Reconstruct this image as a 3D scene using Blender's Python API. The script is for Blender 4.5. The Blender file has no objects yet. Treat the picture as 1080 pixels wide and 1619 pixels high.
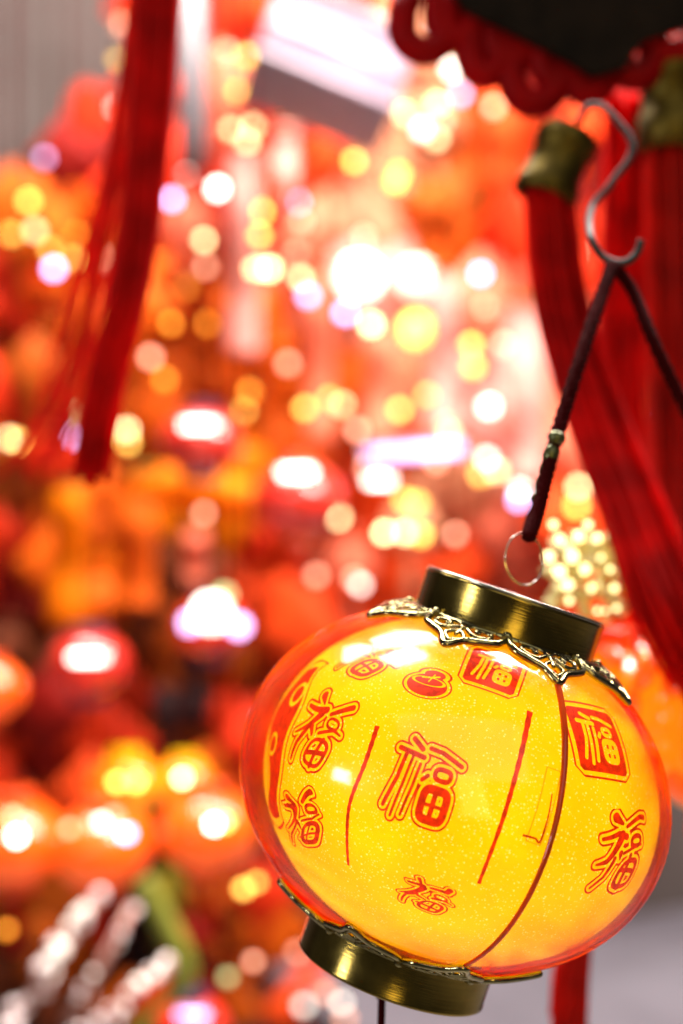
import bpy, math, random
import numpy as np
from mathutils import Vector, Matrix, Euler
random.seed(11)
S = bpy.context.scene
COL = S.collection
R = math.radians

# ------------------------------------------------------------------ camera
FPX = 2249.0                                   # 50 mm lens, 36 mm along the tall side, photo 1080 x 1619
CAM_Z = 1.5
cd = bpy.data.cameras.new('camera'); cam = bpy.data.objects.new('camera', cd); COL.objects.link(cam)
cam.location = (0, 0, CAM_Z); cam.rotation_euler = (R(90), 0, 0)
cd.sensor_fit = 'VERTICAL'; cd.sensor_height = 36; cd.sensor_width = 24; cd.lens = 50
cd.clip_start = 0.02; cd.clip_end = 100
cd.dof.use_dof = True; cd.dof.focus_distance = 0.412; cd.dof.aperture_fstop = 4.5
S.camera = cam

def P(px, py, D):
    """photo pixel + forward distance -> world point"""
    return Vector(((px - 540) / FPX * D, D, CAM_Z - (py - 809.5) / FPX * D))

# ------------------------------------------------------------------ world, lamps, exposure
w = bpy.data.worlds.new('World'); S.world = w; w.use_nodes = True
bg = w.node_tree.nodes['Background']
bg.inputs[0].default_value = (1.0, 0.88, 0.82, 1); bg.inputs[1].default_value = 0.045

def area(name, loc, target, sx, sy, power, color):
    l = bpy.data.lights.new(name, 'AREA'); l.shape = 'RECTANGLE'; l.size = sx; l.size_y = sy
    l.energy = power; l.color = color
    o = bpy.data.objects.new(name, l); COL.objects.link(o); o.location = loc
    o.rotation_euler = (Vector(target) - Vector(loc)).to_track_quat('-Z', 'Y').to_euler()
    return o
area('shop_lamp_front', (-1.30, -0.30, 1.66), (0.03, 0.45, 1.42), 0.30, 0.22, 6, (1, 0.95, 0.92))
area('added_fill_aisle', (0.5, -1.7, 3.6), (0.1, 1.2, 1.42), 3.4, 2.2, 20, (1, 0.93, 0.85))  # unseen fill lamp added for soft front light
area('shop_lamp_over', (-0.10, 0.72, 2.25), (0.03, 0.5, 1.45), 0.20, 0.14, 4, (1, 0.92, 0.92))
area('shop_lamp_side', (0.13, -0.6, 1.62), (0.03, 0.45, 1.42), 0.26, 0.6, 1.7, (1, 0.72, 0.22))
area('shop_lamp_stall', (0.0, 1.62, 3.1), (0.05, 2.05, 1.3), 1.8, 0.5, 155, (1, 0.9, 0.8))
area('added_fill_back', (0.75, 1.2, 2.6), (0.2, 2.2, 1.65), 0.7, 0.5, 75, (1, 0.84, 0.80))  # unseen lamp added to brighten the stall ornaments

S.view_settings.view_transform = 'Standard'; S.view_settings.look = 'None'
S.view_settings.exposure = 0.0; S.view_settings.gamma = 1.0
S.view_settings.use_curve_mapping = False
S.render.engine = 'CYCLES'
cy = S.cycles
cy.use_denoising = True
try: cy.denoiser = 'OPENIMAGEDENOISE'
except Exception: pass
cy.use_adaptive_sampling = False
cy.max_bounces = 10; cy.transparent_max_bounces = 16; cy.diffuse_bounces = 4; cy.glossy_bounces = 4
cy.sample_clamp_indirect = 6.0; cy.sample_clamp_direct = 0
cy.caustics_reflective = False; cy.caustics_refractive = False

# ------------------------------------------------------------------ helpers
def setp(o, label=None, cat=None, group=None, kind=None):
    if label: o['label'] = label
    if cat: o['category'] = cat
    if group: o['group'] = group
    if kind: o['kind'] = kind
    return o

def root(name, loc, label, cat, group=None, rot=None):
    o = bpy.data.objects.new(name, None); COL.objects.link(o); o.location = loc
    o.empty_display_size = 0.02
    if rot is not None: o.rotation_euler = rot
    return setp(o, label, cat, group)

def mk(name, vf, mat, parent=None, smooth=True, loc=None):
    v, f = vf
    me = bpy.data.meshes.new(name); me.from_pydata([tuple(p) for p in v], [], f); me.update()
    if smooth: me.polygons.foreach_set('use_smooth', [True] * len(me.polygons))
    if mat: me.materials.append(mat)
    o = bpy.data.objects.new(name, me); COL.objects.link(o)
    if parent: o.parent = parent
    if loc is not None: o.location = loc
    return o

def inst(src, parent=None, loc=None, rot=None, scale=None):
    o = src.copy(); COL.objects.link(o)
    for k in list(o.keys()):
        if k in ('label', 'category', 'group', 'kind') and parent: del o[k]
    o.parent = parent
    if loc is not None: o.location = loc
    if rot is not None: o.rotation_euler = rot
    if scale is not None: o.scale = scale
    return o

def merge(*parts):
    V, F = [], []
    for v, f in parts:
        n = len(V); V += [tuple(p) for p in v]; F += [tuple(i + n for i in q) for q in f]
    return V, F

def lathe(prof, n=64, close=False):
    V, F = [], []
    for r, z in prof:
        for i in range(n):
            a = 2 * math.pi * i / n
            V.append((r * math.cos(a), r * math.sin(a), z))
    m = len(prof)
    for j in range(m if close else m - 1):
        for i in range(n):
            k = (i + 1) % n; j2 = (j + 1) % m
            F.append((j * n + i, j * n + k, j2 * n + k, j2 * n + i))
    return V, F

def tube(pts, rad, n=8, closed=False):
    pts = [Vector(p) for p in pts]; m = len(pts)
    rad = rad if isinstance(rad, (list, tuple)) else [rad] * m
    V, F = [], []
    up = None
    for i, p in enumerate(pts):
        if closed: t = pts[(i + 1) % m] - pts[i - 1]
        else: t = pts[min(i + 1, m - 1)] - pts[max(i - 1, 0)]
        t.normalize()
        if up is None:
            up = Vector((0, 0, 1)) if abs(t.z) < .8 else Vector((0, 1, 0))
        up = (up - t * up.dot(t)); up.normalize()
        s = t.cross(up)
        for k in range(n):
            a = 2 * math.pi * k / n
            V.append(p + (up * math.cos(a) + s * math.sin(a)) * rad[i])
    for i in range(m if closed else m - 1):
        j = (i + 1) % m
        for k in range(n):
            l = (k + 1) % n
            F.append((i * n + k, i * n + l, j * n + l, j * n + k))
    if not closed:
        F.append(tuple(range(n - 1, -1, -1))); F.append(tuple((m - 1) * n + k for k in range(n)))
    return V, F

def catmull(pts, per=8, closed=False):
    pts = [Vector(p) for p in pts]; n = len(pts); out = []
    rng = range(n if closed else n - 1)
    for i in rng:
        if closed: a, b, c, d = pts[i - 1], pts[i], pts[(i + 1) % n], pts[(i + 2) % n]
        else: a, b, c, d = pts[max(i - 1, 0)], pts[i], pts[i + 1], pts[min(i + 2, n - 1)]
        for k in range(per):
            t = k / per
            out.append(.5 * ((2 * b) + (c - a) * t + (2 * a - 5 * b + 4 * c - d) * t * t + (3 * b - a - 3 * c + d) * t ** 3))
    if not closed: out.append(pts[-1])
    return out

def ball(r, n=16, m=10, sz=1.0):
    return lathe([(max(1e-5, r * math.sin(math.pi * j / m)), -r * sz * math.cos(math.pi * j / m)) for j in range(m + 1)], n)

def box(sx, sy, sz, bev=0.0):
    V = []; F = []
    b = min(bev, sx / 3, sy / 3, sz / 3)
    rings = [(-sz / 2, b), (-sz / 2 + b, 0), (sz / 2 - b, 0), (sz / 2, b)] if b > 0 else [(-sz / 2, 0), (sz / 2, 0)]
    for z, ins in rings:
        for x, y in ((-1, -1), (1, -1), (1, 1), (-1, 1)):
            V.append((x * (sx / 2 - ins), y * (sy / 2 - ins), z))
    for j in range(len(rings) - 1):
        for i in range(4):
            k = (i + 1) % 4; F.append((j * 4 + i, j * 4 + k, j * 4 + 4 + k, j * 4 + 4 + i))
    F.append((3, 2, 1, 0)); t = (len(rings) - 1) * 4; F.append((t, t + 1, t + 2, t + 3))
    return V, F

# ------------------------------------------------------------------ materials
def nt(name):
    m = bpy.data.materials.new(name); m.use_nodes = True
    t = m.node_tree; return m, t, t.nodes, t.links, t.nodes['Principled BSDF']

def noise_col(t, c1, c2, scale, det=4, coord='Object', lo=.35, hi=.65):
    n = t.nodes; l = t.links
    tc = n.new('ShaderNodeTexCoord'); tx = n.new('ShaderNodeTexNoise'); tx.inputs['Scale'].default_value = scale; tx.inputs['Detail'].default_value = det
    l.new(tc.outputs[coord], tx.inputs['Vector'])
    rp = n.new('ShaderNodeValToRGB'); rp.color_ramp.elements[0].position = lo; rp.color_ramp.elements[1].position = hi
    rp.color_ramp.elements[0].color = (*c1, 1); rp.color_ramp.elements[1].color = (*c2, 1)
    l.new(tx.outputs['Fac'], rp.inputs['Fac'])
    return rp.outputs['Color'], tx

def plain(name, c, rough=.5, metal=0, coat=0, sheen=0, spec=.5, var=.25, scale=60, bump=0.0, bscale=300, transl=0):
    m, t, n, l, b = nt(name)
    c1 = tuple(x * (1 - var) for x in c); c2 = tuple(min(1, x * (1 + var * .5)) for x in c)
    o, tx = noise_col(t, c1, c2, scale)
    l.new(o, b.inputs['Base Color'])
    b.inputs['Roughness'].default_value = rough; b.inputs['Metallic'].default_value = metal
    b.inputs['Coat Weight'].default_value = coat; b.inputs['Coat Roughness'].default_value = .08
    b.inputs['Specular IOR Level'].default_value = spec
    if bump:
        bn = n.new('ShaderNodeBump'); bn.inputs['Strength'].default_value = bump; bn.inputs['Distance'].default_value = .001
        t2 = n.new('ShaderNodeTexNoise'); t2.inputs['Scale'].default_value = bscale
        tc = n.new('ShaderNodeTexCoord'); l.new(tc.outputs['Object'], t2.inputs['Vector'])
        l.new(t2.outputs['Fac'], bn.inputs['Height']); l.new(bn.outputs['Normal'], b.inputs['Normal'])
    if transl:
        tr = n.new('ShaderNodeBsdfTranslucent'); l.new(o, tr.inputs['Color'])
        mx = n.new('ShaderNodeMixShader'); mx.inputs[0].default_value = transl
        l.new(b.outputs[0], mx.inputs[1]); l.new(tr.outputs[0], mx.inputs[2])
        l.new(mx.outputs[0], n['Material Output'].inputs['Surface'])
    return m

def glow(name, c, strength):
    m, t, n, l, b = nt(name)
    b.inputs['Base Color'].default_value = (*[min(1, x) for x in c], 1)
    b.inputs['Emission Color'].default_value = (*c, 1); b.inputs['Emission Strength'].default_value = strength
    return m

# yellow glitter sheet of the lantern
def glitter_sheet():
    m, t, n, l, b = nt('yellow_glitter_plastic')
    tc = n.new('ShaderNodeTexCoord')
    base, _ = noise_col(t, (.92, .62, .0), (1.0, .76, .002), 30, 3)
    vo = n.new('ShaderNodeTexVoronoi'); vo.inputs['Scale'].default_value = 1350; l.new(tc.outputs['Object'], vo.inputs['Vector'])
    sep = n.new('ShaderNodeSeparateColor'); l.new(vo.outputs['Color'], sep.inputs[0])
    big = n.new('ShaderNodeTexNoise'); big.inputs['Scale'].default_value = 55; l.new(tc.outputs['Object'], big.inputs['Vector'])
    sub = n.new('ShaderNodeMath'); sub.operation = 'MULTIPLY_ADD'; sub.inputs[1].default_value = -.75; sub.inputs[2].default_value = .90
    l.new(big.outputs['Fac'], sub.inputs[0])
    gt = n.new('ShaderNodeMath'); gt.operation = 'GREATER_THAN'; l.new(sep.outputs[0], gt.inputs[0]); l.new(sub.outputs[0], gt.inputs[1])
    rr = n.new('ShaderNodeMath'); rr.operation = 'MULTIPLY_ADD'; rr.inputs[1].default_value = .34; rr.inputs[2].default_value = .12
    l.new(sep.outputs[1], rr.inputs[0])
    ds = n.new('ShaderNodeMath'); ds.operation = 'LESS_THAN'; l.new(vo.outputs['Distance'], ds.inputs[0]); l.new(rr.outputs[0], ds.inputs[1])
    mk_ = n.new('ShaderNodeMath'); mk_.operation = 'MULTIPLY'; l.new(gt.outputs[0], mk_.inputs[0]); l.new(ds.outputs[0], mk_.inputs[1])
    br = n.new('ShaderNodeMath'); br.operation = 'MULTIPLY'; l.new(mk_.outputs[0], br.inputs[0]); l.new(sep.outputs[2], br.inputs[1])
    mix = n.new('ShaderNodeMixRGB'); l.new(br.outputs[0], mix.inputs[0]); l.new(base, mix.inputs[1]); mix.inputs[2].default_value = (1, .98, .42, 1)
    l.new(mix.outputs[0], b.inputs['Base Color'])
    b.inputs['Roughness'].default_value = .35; b.inputs['Specular IOR Level'].default_value = .3
    tr = n.new('ShaderNodeBsdfTranslucent'); l.new(mix.outputs[0], tr.inputs['Color'])
    mx = n.new('ShaderNodeMixShader'); mx.inputs[0].default_value = .55
    l.new(b.outputs[0], mx.inputs[1]); l.new(tr.outputs[0], mx.inputs[2])
    l.new(mx.outputs[0], n['Material Output'].inputs['Surface'])
    return m

def shell_mat():
    m, t, n, l, b = nt('clear_plastic_painted_rim')
    n.remove(b)
    tc = n.new('ShaderNodeTexCoord')
    no = n.new('ShaderNodeTexNoise'); no.inputs['Scale'].default_value = 28; no.inputs['Detail'].default_value = 1.5; l.new(tc.outputs['Object'], no.inputs['Vector'])
    bn = n.new('ShaderNodeBump'); bn.inputs['Strength'].default_value = .35; bn.inputs['Distance'].default_value = .004; l.new(no.outputs['Fac'], bn.inputs['Height'])
    lw = n.new('ShaderNodeLayerWeight'); l.new(bn.outputs['Normal'], lw.inputs['Normal'])       # Schlick's Fresnel for both faces of the wall
    pw = n.new('ShaderNodeMath'); pw.operation = 'POWER'; pw.inputs[1].default_value = 5; l.new(lw.outputs['Facing'], pw.inputs[0])
    fr = n.new('ShaderNodeMath'); fr.operation = 'MULTIPLY_ADD'; fr.inputs[1].default_value = .8; fr.inputs[2].default_value = .03; l.new(pw.outputs[0], fr.inputs[0])
    tr = n.new('ShaderNodeBsdfTransparent'); tr.inputs['Color'].default_value = (1, .985, .97, 1)
    gl = n.new('ShaderNodeBsdfGlossy'); gl.inputs['Roughness'].default_value = .11; l.new(bn.outputs['Normal'], gl.inputs['Normal'])
    mx = n.new('ShaderNodeMixShader'); l.new(fr.outputs[0], mx.inputs[0]); l.new(tr.outputs[0], mx.inputs[1]); l.new(gl.outputs[0], mx.inputs[2])
    p2 = n.new('ShaderNodeMath'); p2.operation = 'POWER'; p2.inputs[1].default_value = 3.4; l.new(lw.outputs['Facing'], p2.inputs[0])
    mk2 = n.new('ShaderNodeMath'); mk2.operation = 'MULTIPLY_ADD'; mk2.inputs[1].default_value = .95; mk2.inputs[2].default_value = .0; l.new(p2.outputs[0], mk2.inputs[0])   # rim weight: refracted red surroundings painted into the wall
    wv = n.new('ShaderNodeTexNoise'); wv.inputs['Scale'].default_value = 38; wv.inputs['Distortion'].default_value = 1.6; l.new(tc.outputs['Object'], wv.inputs['Vector'])  # noise for the painted refraction swirls
    cr_ = n.new('ShaderNodeValToRGB'); cr_.color_ramp.elements[0].position = .38; cr_.color_ramp.elements[1].position = .66
    cr_.color_ramp.elements[0].color = (1, .018, .001, 1); cr_.color_ramp.elements[1].color = (1, .17, .02, 1); l.new(wv.outputs['Fac'], cr_.inputs['Fac'])
    tl = n.new('ShaderNodeBsdfTranslucent'); l.new(cr_.outputs[0], tl.inputs['Color'])
    df = n.new('ShaderNodeBsdfDiffuse'); l.new(cr_.outputs[0], df.inputs['Color'])
    m3 = n.new('ShaderNodeMixShader'); m3.inputs[0].default_value = .35; l.new(tl.outputs[0], m3.inputs[1]); l.new(df.outputs[0], m3.inputs[2])
    e3 = cr_.color_ramp.elements.new(.52); e3.color = (1, .13, .004, 1); e4 = cr_.color_ramp.elements.new(.72); e4.color = (1, .22, .20, 1)
    w2 = n.new('ShaderNodeTexNoise'); w2.inputs['Scale'].default_value = 24; w2.inputs['Distortion'].default_value = 2.2; w2.inputs['Detail'].default_value = 1; l.new(tc.outputs['Object'], w2.inputs['Vector'])
    mr = n.new('ShaderNodeMapRange'); mr.inputs['From Min'].default_value = .38; mr.inputs['From Max'].default_value = .60; mr.inputs['To Min'].default_value = .35; mr.inputs['To Max'].default_value = 1.5; l.new(w2.outputs['Fac'], mr.inputs['Value'])
    m5 = n.new('ShaderNodeMath'); m5.operation = 'MULTIPLY'; m5.use_clamp = True; l.new(mk2.outputs[0], m5.inputs[0]); l.new(mr.outputs[0], m5.inputs[1])
    m4 = n.new('ShaderNodeMixShader'); l.new(m5.outputs[0], m4.inputs[0]); l.new(mx.outputs[0], m4.inputs[1]); l.new(m3.outputs[0], m4.inputs[2])
    l.new(m4.outputs[0], n['Material Output'].inputs['Surface'])
    va = n.new('ShaderNodeVolumeAbsorption'); va.inputs['Color'].default_value = (1.0, .16, .04, 1); va.inputs['Density'].default_value = 40
    l.new(va.outputs[0], n['Material Output'].inputs['Volume'])
    return m

def brass(name='dark_brass', c=(.34, .25, .06), rough=.17):
    m, t, n, l, b = nt(name)
    o, tx = noise_col(t, tuple(x * .75 for x in c), tuple(x * 1.15 for x in c), 90, 6)
    l.new(o, b.inputs['Base Color']); b.inputs['Metallic'].default_value = 1
    rg = n.new('ShaderNodeMapRange'); rg.inputs['To Min'].default_value = rough - .08; rg.inputs['To Max'].default_value = rough + .10
    l.new(tx.outputs['Fac'], rg.inputs['Value']); l.new(rg.outputs[0], b.inputs['Roughness'])
    # fine brushed scratches round the cap
    tc = n.new('ShaderNodeTexCoord'); mp = n.new('ShaderNodeMapping'); mp.inputs['Scale'].default_value = (60, 60, 2500); l.new(tc.outputs['Object'], mp.inputs['Vector'])
    t2 = n.new('ShaderNodeTexNoise'); t2.inputs['Scale'].default_value = 1.0; l.new(mp.outputs[0], t2.inputs['Vector'])
    bn = n.new('ShaderNodeBump'); bn.inputs['Strength'].default_value = .12; bn.inputs['Distance'].default_value = .0006
    l.new(t2.outputs['Fac'], bn.inputs['Height']); l.new(bn.outputs['Normal'], b.inputs['Normal'])
    return m

M = {}
M['sheet'] = glitter_sheet(); M['shell'] = shell_mat()
M['brass'] = brass(); M['filigree'] = brass('polished_bronze', (.34, .31, .15), .16)
M['ink'] = plain('red_ink', (.90, .065, .004), .4, var=.3, scale=420, transl=.5)
M['seam'] = plain('orange_plastic_seam', (.75, .10, .01), .15, coat=1, transl=.4)
M['tab'] = plain('amber_glue_tab', (.92, .46, .0), .3, transl=.5)
M['cord'] = plain('dark_red_cord', (.055, .003, .004), .75, spec=.03, bump=.5, bscale=900)
M['bead'] = plain('green_bronze_bead', (.12, .13, .05), .25, metal=.6)
M['wire'] = plain('grey_steel_wire', (.045, .042, .042), .6, metal=.3)
M['steel'] = plain('bright_steel', (.6, .58, .5), .2, metal=1)
M['tassel'] = plain('crimson_silk', (.88, .003, .003), .6, spec=.15, var=.3, scale=40, transl=.5)
M['tassel_b'] = plain('scarlet_silk', (.97, .016, .008), .5, spec=.3, var=.3, scale=40, transl=.5)
M['satin'] = plain('red_satin_cord', (.34, .001, .003), .5, spec=.08, var=.3)
M['board'] = plain('black_lacquer_board', (.012, .007, .004), .6, spec=.1, var=.5)
M['goldcap'] = plain('old_gold_cap', (.14, .10, .02), .5, metal=1)
M['gold'] = plain('pale_gold_foil', (1.0, .86, .38), .4, metal=.2, var=.3)
M['silver'] = plain('silver_glass_bead', (.92, .80, .80), .25, coat=1, var=.1)
M['stalk'] = plain('pinkish_wire_stalk', (.55, .25, .2), .5)
M['leafgreen'] = plain('olive_green_stem', (.20, .22, .02), .5)
M['wall'] = plain('warm_grey_plaster', (.105, .086, .080), .8, var=.15, scale=3)
M['floor'] = plain('grey_tile_floor', (.25, .23, .22), .5, var=.2, scale=4)
M['counter'] = plain('pale_blue_grey_laminate', (.14, .135, .16), .35, var=.15, scale=6)
M['navy'] = plain('navy_enamel', (.02, .02, .07), .3, coat=.5)
M['white'] = plain('white_card', (.42, .34, .42), .5, var=.08)

# ------------------------------------------------------------------ setting
bw = mk('wall', box(9, .08, 4.2), M['wall'], loc=(0, 3.05, 2.0), smooth=False); setp(bw, kind='structure')
fl = mk('floor', box(9, 8, .05), M['floor'], loc=(0, 1.5, -.025), smooth=False); setp(fl, kind='structure')
ct = mk('counter', box(.9, .5, .05, .006), M['counter'], loc=(.40, 2.2, .76), smooth=False); ct.rotation_euler = (0, 0, R(24))
setp(ct, kind='structure')
mk('counter_front', box(.84, .44, .80, .006), M['counter'], parent=ct, loc=(0, 0, -.424), smooth=False)

# ------------------------------------------------------------------ main lantern
LD = 0.459
LC = P(716, 1240, LD)
az = Vector((.317, .022, .948)).normalized()
ay_ = Vector((0, 1, 0)); ay_ = (ay_ - az * ay_.dot(az)).normalized(); ax_ = ay_.cross(az)
LM = Matrix((ax_, ay_, az)).transposed().to_4x4(); LM.translation = LC
LMI = LM.inverted()
A, B = .0700, .0566
Ai, Bi = .0640, .0535
OFF = Vector((.0022, 0, 0))
lan = root('hand_lantern', LC, 'tilted yellow glitter lantern with red printed characters and dark brass caps', 'lantern')
lan.rotation_euler = LM.to_euler()

def prof_ell(a, b, z0, z1, n):
    out = []
    t0, t1 = math.asin(z0 / b), math.asin(z1 / b)
    for i in range(n + 1):
        t = t0 + (t1 - t0) * i / n; out.append((a * math.cos(t), b * math.sin(t)))
    return out
ZC = .0512                                     # where the caps sit
# outer clear shell: closed wall about 1.3 mm thick
po = prof_ell(A, B, -ZC, ZC, 72); pi_ = prof_ell(A - .0014, B - .0014, -ZC + .0006, ZC - .0006, 72)
mk('shell', lathe(po + pi_[::-1], 160, close=True), M['shell'], lan)
inner = mk('glitter_sheet', lathe(prof_ell(Ai, Bi, -.0495, .0495, 90), 200), M['sheet'], lan, loc=OFF)

def ray_ell(px, py, a, b, off=Vector((0, 0, 0))):
    o = LMI @ cam.location - off; d = (LMI.to_3x3() @ (P(px, py, 1.0) - Vector(cam.location)))
    sc = Vector((1 / a, 1 / a, 1 / b)); o2 = Vector([o[i] * sc[i] for i in range(3)]); d2 = Vector([d[i] * sc[i] for i in range(3)])
    aa = d2.dot(d2); bb = 2 * o2.dot(d2); cc = o2.dot(o2) - 1; q = bb * bb - 4 * aa * cc
    t = (-bb - math.sqrt(max(q, 0))) / (2 * aa); return o + d * t

def on_ell(p, a, b, lift):
    q = Vector((p.x / a, p.y / a, p.z / b)).normalized(); s = Vector((q.x * a, q.y * a, q.z * b))
    nrm = Vector((q.x / a, q.y / a, q.z / b)).normalized(); return s + nrm * lift

# --- printed characters: distance field of brush strokes -> clean mesh laid on the sheet
def sdf_strokes(strokes, X, Y):
    d = np.full(X.shape, 9.0)
    for st in strokes:
        pts, w0 = st[0], st[1]; w1 = st[2] if len(st) > 2 else w0
        n = len(pts) - 1
        for i in range(n):
            (x0, y0), (x1, y1) = pts[i], pts[i + 1]
            dx, dy = x1 - x0, y1 - y0; L = dx * dx + dy * dy + 1e-9
            t = np.clip(((X - x0) * dx + (Y - y0) * dy) / L, 0, 1)
            wa = w0 + (w1 - w0) * (i + t) / n
            d = np.minimum(d, np.hypot(X - x0 - t * dx, Y - y0 - t * dy) - wa)
    return d
def rrect(cx, cy, hx, hy, r=.5):
    pts = []
    for k in range(33):
        a = 2 * math.pi * k / 32; c, s = math.cos(a), math.sin(a)
        pts.append((cx + hx * math.copysign(abs(c) ** r, c), cy + hy * math.copysign(abs(s) ** r, s)))
    return pts

def iso_mesh(F, xs, ys):
    """marching squares, keeps F < 0, returns verts(2D), faces"""
    V = []; idx = {}; faces = []
    ny, nx = F.shape
    def vert(key, x, y):
        if key not in idx: idx[key] = len(V); V.append((x, y))
        return idx[key]
    for j in range(ny - 1):
        row = F[j:j + 2]
        for i in range(nx - 1):
            c = [row[0, i], row[0, i + 1], row[1, i + 1], row[1, i]]
            ins = [v < 0 for v in c]
            if not any(ins): continue
            cr = [(i, j), (i + 1, j), (i + 1, j + 1), (i, j + 1)]
            poly = []
            for k in range(4):
                k2 = (k + 1) % 4
                if ins[k]: poly.append(vert(cr[k], xs[cr[k][0]], ys[cr[k][1]]))
                if ins[k] != ins[k2]:
                    t = c[k] / (c[k] - c[k2])
                    a, b_ = cr[k], cr[k2]
                    poly.append(vert((min(a, b_), max(a, b_)), xs[a[0]] + (xs[b_[0]] - xs[a[0]]) * t, ys[a[1]] + (ys[b_[1]] - ys[a[1]]) * t))
            if len(poly) >= 3: faces.append(tuple(poly))
    return V, faces

def decal(name, px, py, field, half_px, rot=0, res=110, sx=1.0, sy=1.0, lift=.00012, mat=None, label=None, warp=0):
    """field(X,Y) < 0 is inked; unit square scaled to half_px photo pixels at the lantern's distance"""
    s = half_px / FPX * LD
    xs = np.linspace(-1.25, 1.25, res); ys = np.linspace(-1.25, 1.25, res)
    X, Y = np.meshgrid(xs, ys)
    V2, F2 = iso_mesh(field(X, Y), xs, ys)
    c = ray_ell(px, py, Ai, Bi, OFF)
    n = Vector((c.x / Ai ** 2, c.y / Ai ** 2, c.z / Bi ** 2)).normalized()
    e = Vector((0, 0, 1)).cross(n).normalized(); u = n.cross(e)
    e2 = e * math.cos(rot) + u * math.sin(rot); u2 = u * math.cos(rot) - e * math.sin(rot)
    V = []
    for x, y in V2:
        xx = x + warp * .10 * math.sin(3.1 * y + 1.2) ; yy = y + warp * .08 * math.sin(2.7 * x)
        V.append(on_ell(c + e2 * (xx * s * sx) + u2 * (yy * s * sy), Ai, Bi, lift))
    o = mk(name, (V, F2), mat or M['ink'], lan, loc=OFF)
    if label: o['label'] = label
    return o

SEAL = [([(-.58, .95), (-.22, .80)], .055), ([(-.85, .66), (-.12, .60)], .06), ([(-.62, .62), (-.66, .0), (-.86, -.74)], .045),
        ([(-.42, .60), (-.46, -.1), (-.56, -.92)], .045), ([(-.16, .42), (-.2, -.1), (-.30, -.80)], .045),
        ([(-.02, .86), (.3, .84), (.92, .66)], .05), (rrect(.50, .34, .21, .13, .7), .055),
        (rrect(.48, -.38, .32, .36, .45), .085), ([(.48, -.04), (.48, -.72)], .06), ([(.16, -.38), (.8, -.38)], .06), ([(.1, .25), (.02, .12)], .05)]
BRUSH = [([(-.45, .95), (-.25, .72)], .15, .05), ([(-.80, .45), (-.45, .58), (-.15, .62)], .06, .13), ([(-.2, .55), (-.5, .0), (-.9, -.35)], .13, .05),
         ([(-.48, .1), (-.55, -.4), (-.62, -.95)], .10, .06), ([(-.35, .0), (-.12, -.18)], .10, .04),
         ([(.1, .62), (.55, .80), (.72, 1.0)], .07, .12), (rrect(.42, .34, .22, .13, .8), .07), ([(.05, .02), (.5, .12), (.85, .10)], .08, .05),
         (rrect(.36, -.52, .36, .36, .7), .095), ([(.36, -.12), (.34, -.9)], .07), ([(0, -.52), (.74, -.48)], .07)]
BRUSH = [(st[0], *[w_ * .82 for w_ in st[1:]]) for st in BRUSH]
def jit(strokes, seed, a):
    r_ = random.Random(seed)
    return [([(x + r_.uniform(-a, a), y + r_.uniform(-a, a)) for x, y in st[0]] if len(st[0]) < 10 else [(x * r_.uniform(.995, 1.005), y) for x, y in st[0]], *[w_ * r_.uniform(.7, 1.25) for w_ in st[1:]]) for st in strokes]
def outlined(strokes, h1=.075, h2=.135):
    def f(X, Y):
        d = sdf_strokes(strokes, X, Y); return np.minimum(d, np.abs(d - (h1 + h2) / 2) - (h2 - h1) / 2)
    return f
def square_seal(strokes, k=.72):
    def f(X, Y):
        q = np.maximum(np.abs(X), np.abs(Y)) - .88
        q = np.maximum(q, (np.abs(X) + np.abs(Y)) - 1.66)
        d = sdf_strokes(strokes, X / k, Y / k) * k - .02
        body = np.maximum(q, -d)
        return np.minimum(body, np.abs(q - .15) - .03)
    return f
def ingot(X, Y):
    q = np.hypot(X, Y / .66 + .1) - .80
    q = np.minimum(q, np.hypot((X - .1) / .42, (Y - .5) / .22) * .3 - .3)
    line = np.abs(np.hypot((X) / .7, (Y - .12) / .22) - .9) * .3 - .028
    spark = sdf_strokes([([(-.3, .25), (.0, .32), (.3, .45)], .04), ([(0, .1), (.1, .5)], .03)], X, Y)
    body = np.maximum(q, -np.minimum(line, spark))
    return np.minimum(body, np.abs(q - .16) - .035)
def blossom(seed):
    rnd = random.Random(seed); st = []
    for k in range(6):
        a = rnd.uniform(0, 6.28); x, y = rnd.uniform(-.5, .5), rnd.uniform(-.5, .5)
        st.append(([(x, y), (x + .3 * math.cos(a), y + .3 * math.sin(a)), (x + .5 * math.cos(a + .6), y + .5 * math.sin(a + .6))], .13, .05))
    return st

decal('printed_character', 665, 1240, outlined(jit(SEAL, 2, .02), .07, .12), 58, rot=R(2), sx=.90, sy=1.03, res=170, label='red outlined rounded good fortune character in the middle')
decal('printed_character', 500, 1156, outlined(jit(BRUSH, 3, .09)), 56, rot=R(-4), sx=.95, sy=1.0, res=130, warp=.6, label='brush written red character left of the long line')
decal('printed_character', 590, 1036, outlined(jit(BRUSH, 4, .09)), 52, rot=R(-6), sx=1.0, sy=.95, res=120, warp=1)
decal('printed_ingot', 676, 1081, ingot, 38, rot=R(6), res=100, label='small red ingot print')
decal('printed_seal', 781, 1058, square_seal(SEAL), 44, rot=R(0), sx=1.0, sy=1.08, res=150, label='red square print with yellow character under the fretwork')
decal('printed_seal', 948, 1170, square_seal(SEAL), 58, rot=R(4), sx=1.0, sy=1.0, res=150, label='red square print with yellow character right of the seam')
decal('printed_character', 985, 1354, outlined(jit(BRUSH, 5, .15)), 58, rot=R(4), sx=1.05, sy=.98, res=130, warp=.8, label='brush written red character low beside the pink rim')
decal('printed_character', 672, 1418, outlined(jit(BRUSH, 6, .12)), 40, rot=R(-8), sx=1.0, sy=.66, res=110, warp=1)
decal('printed_character', 476, 1296, outlined(jit(BRUSH, 7, .16)), 42, rot=R(14), sx=1.25, sy=1.0, res=120, warp=1.6)
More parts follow.
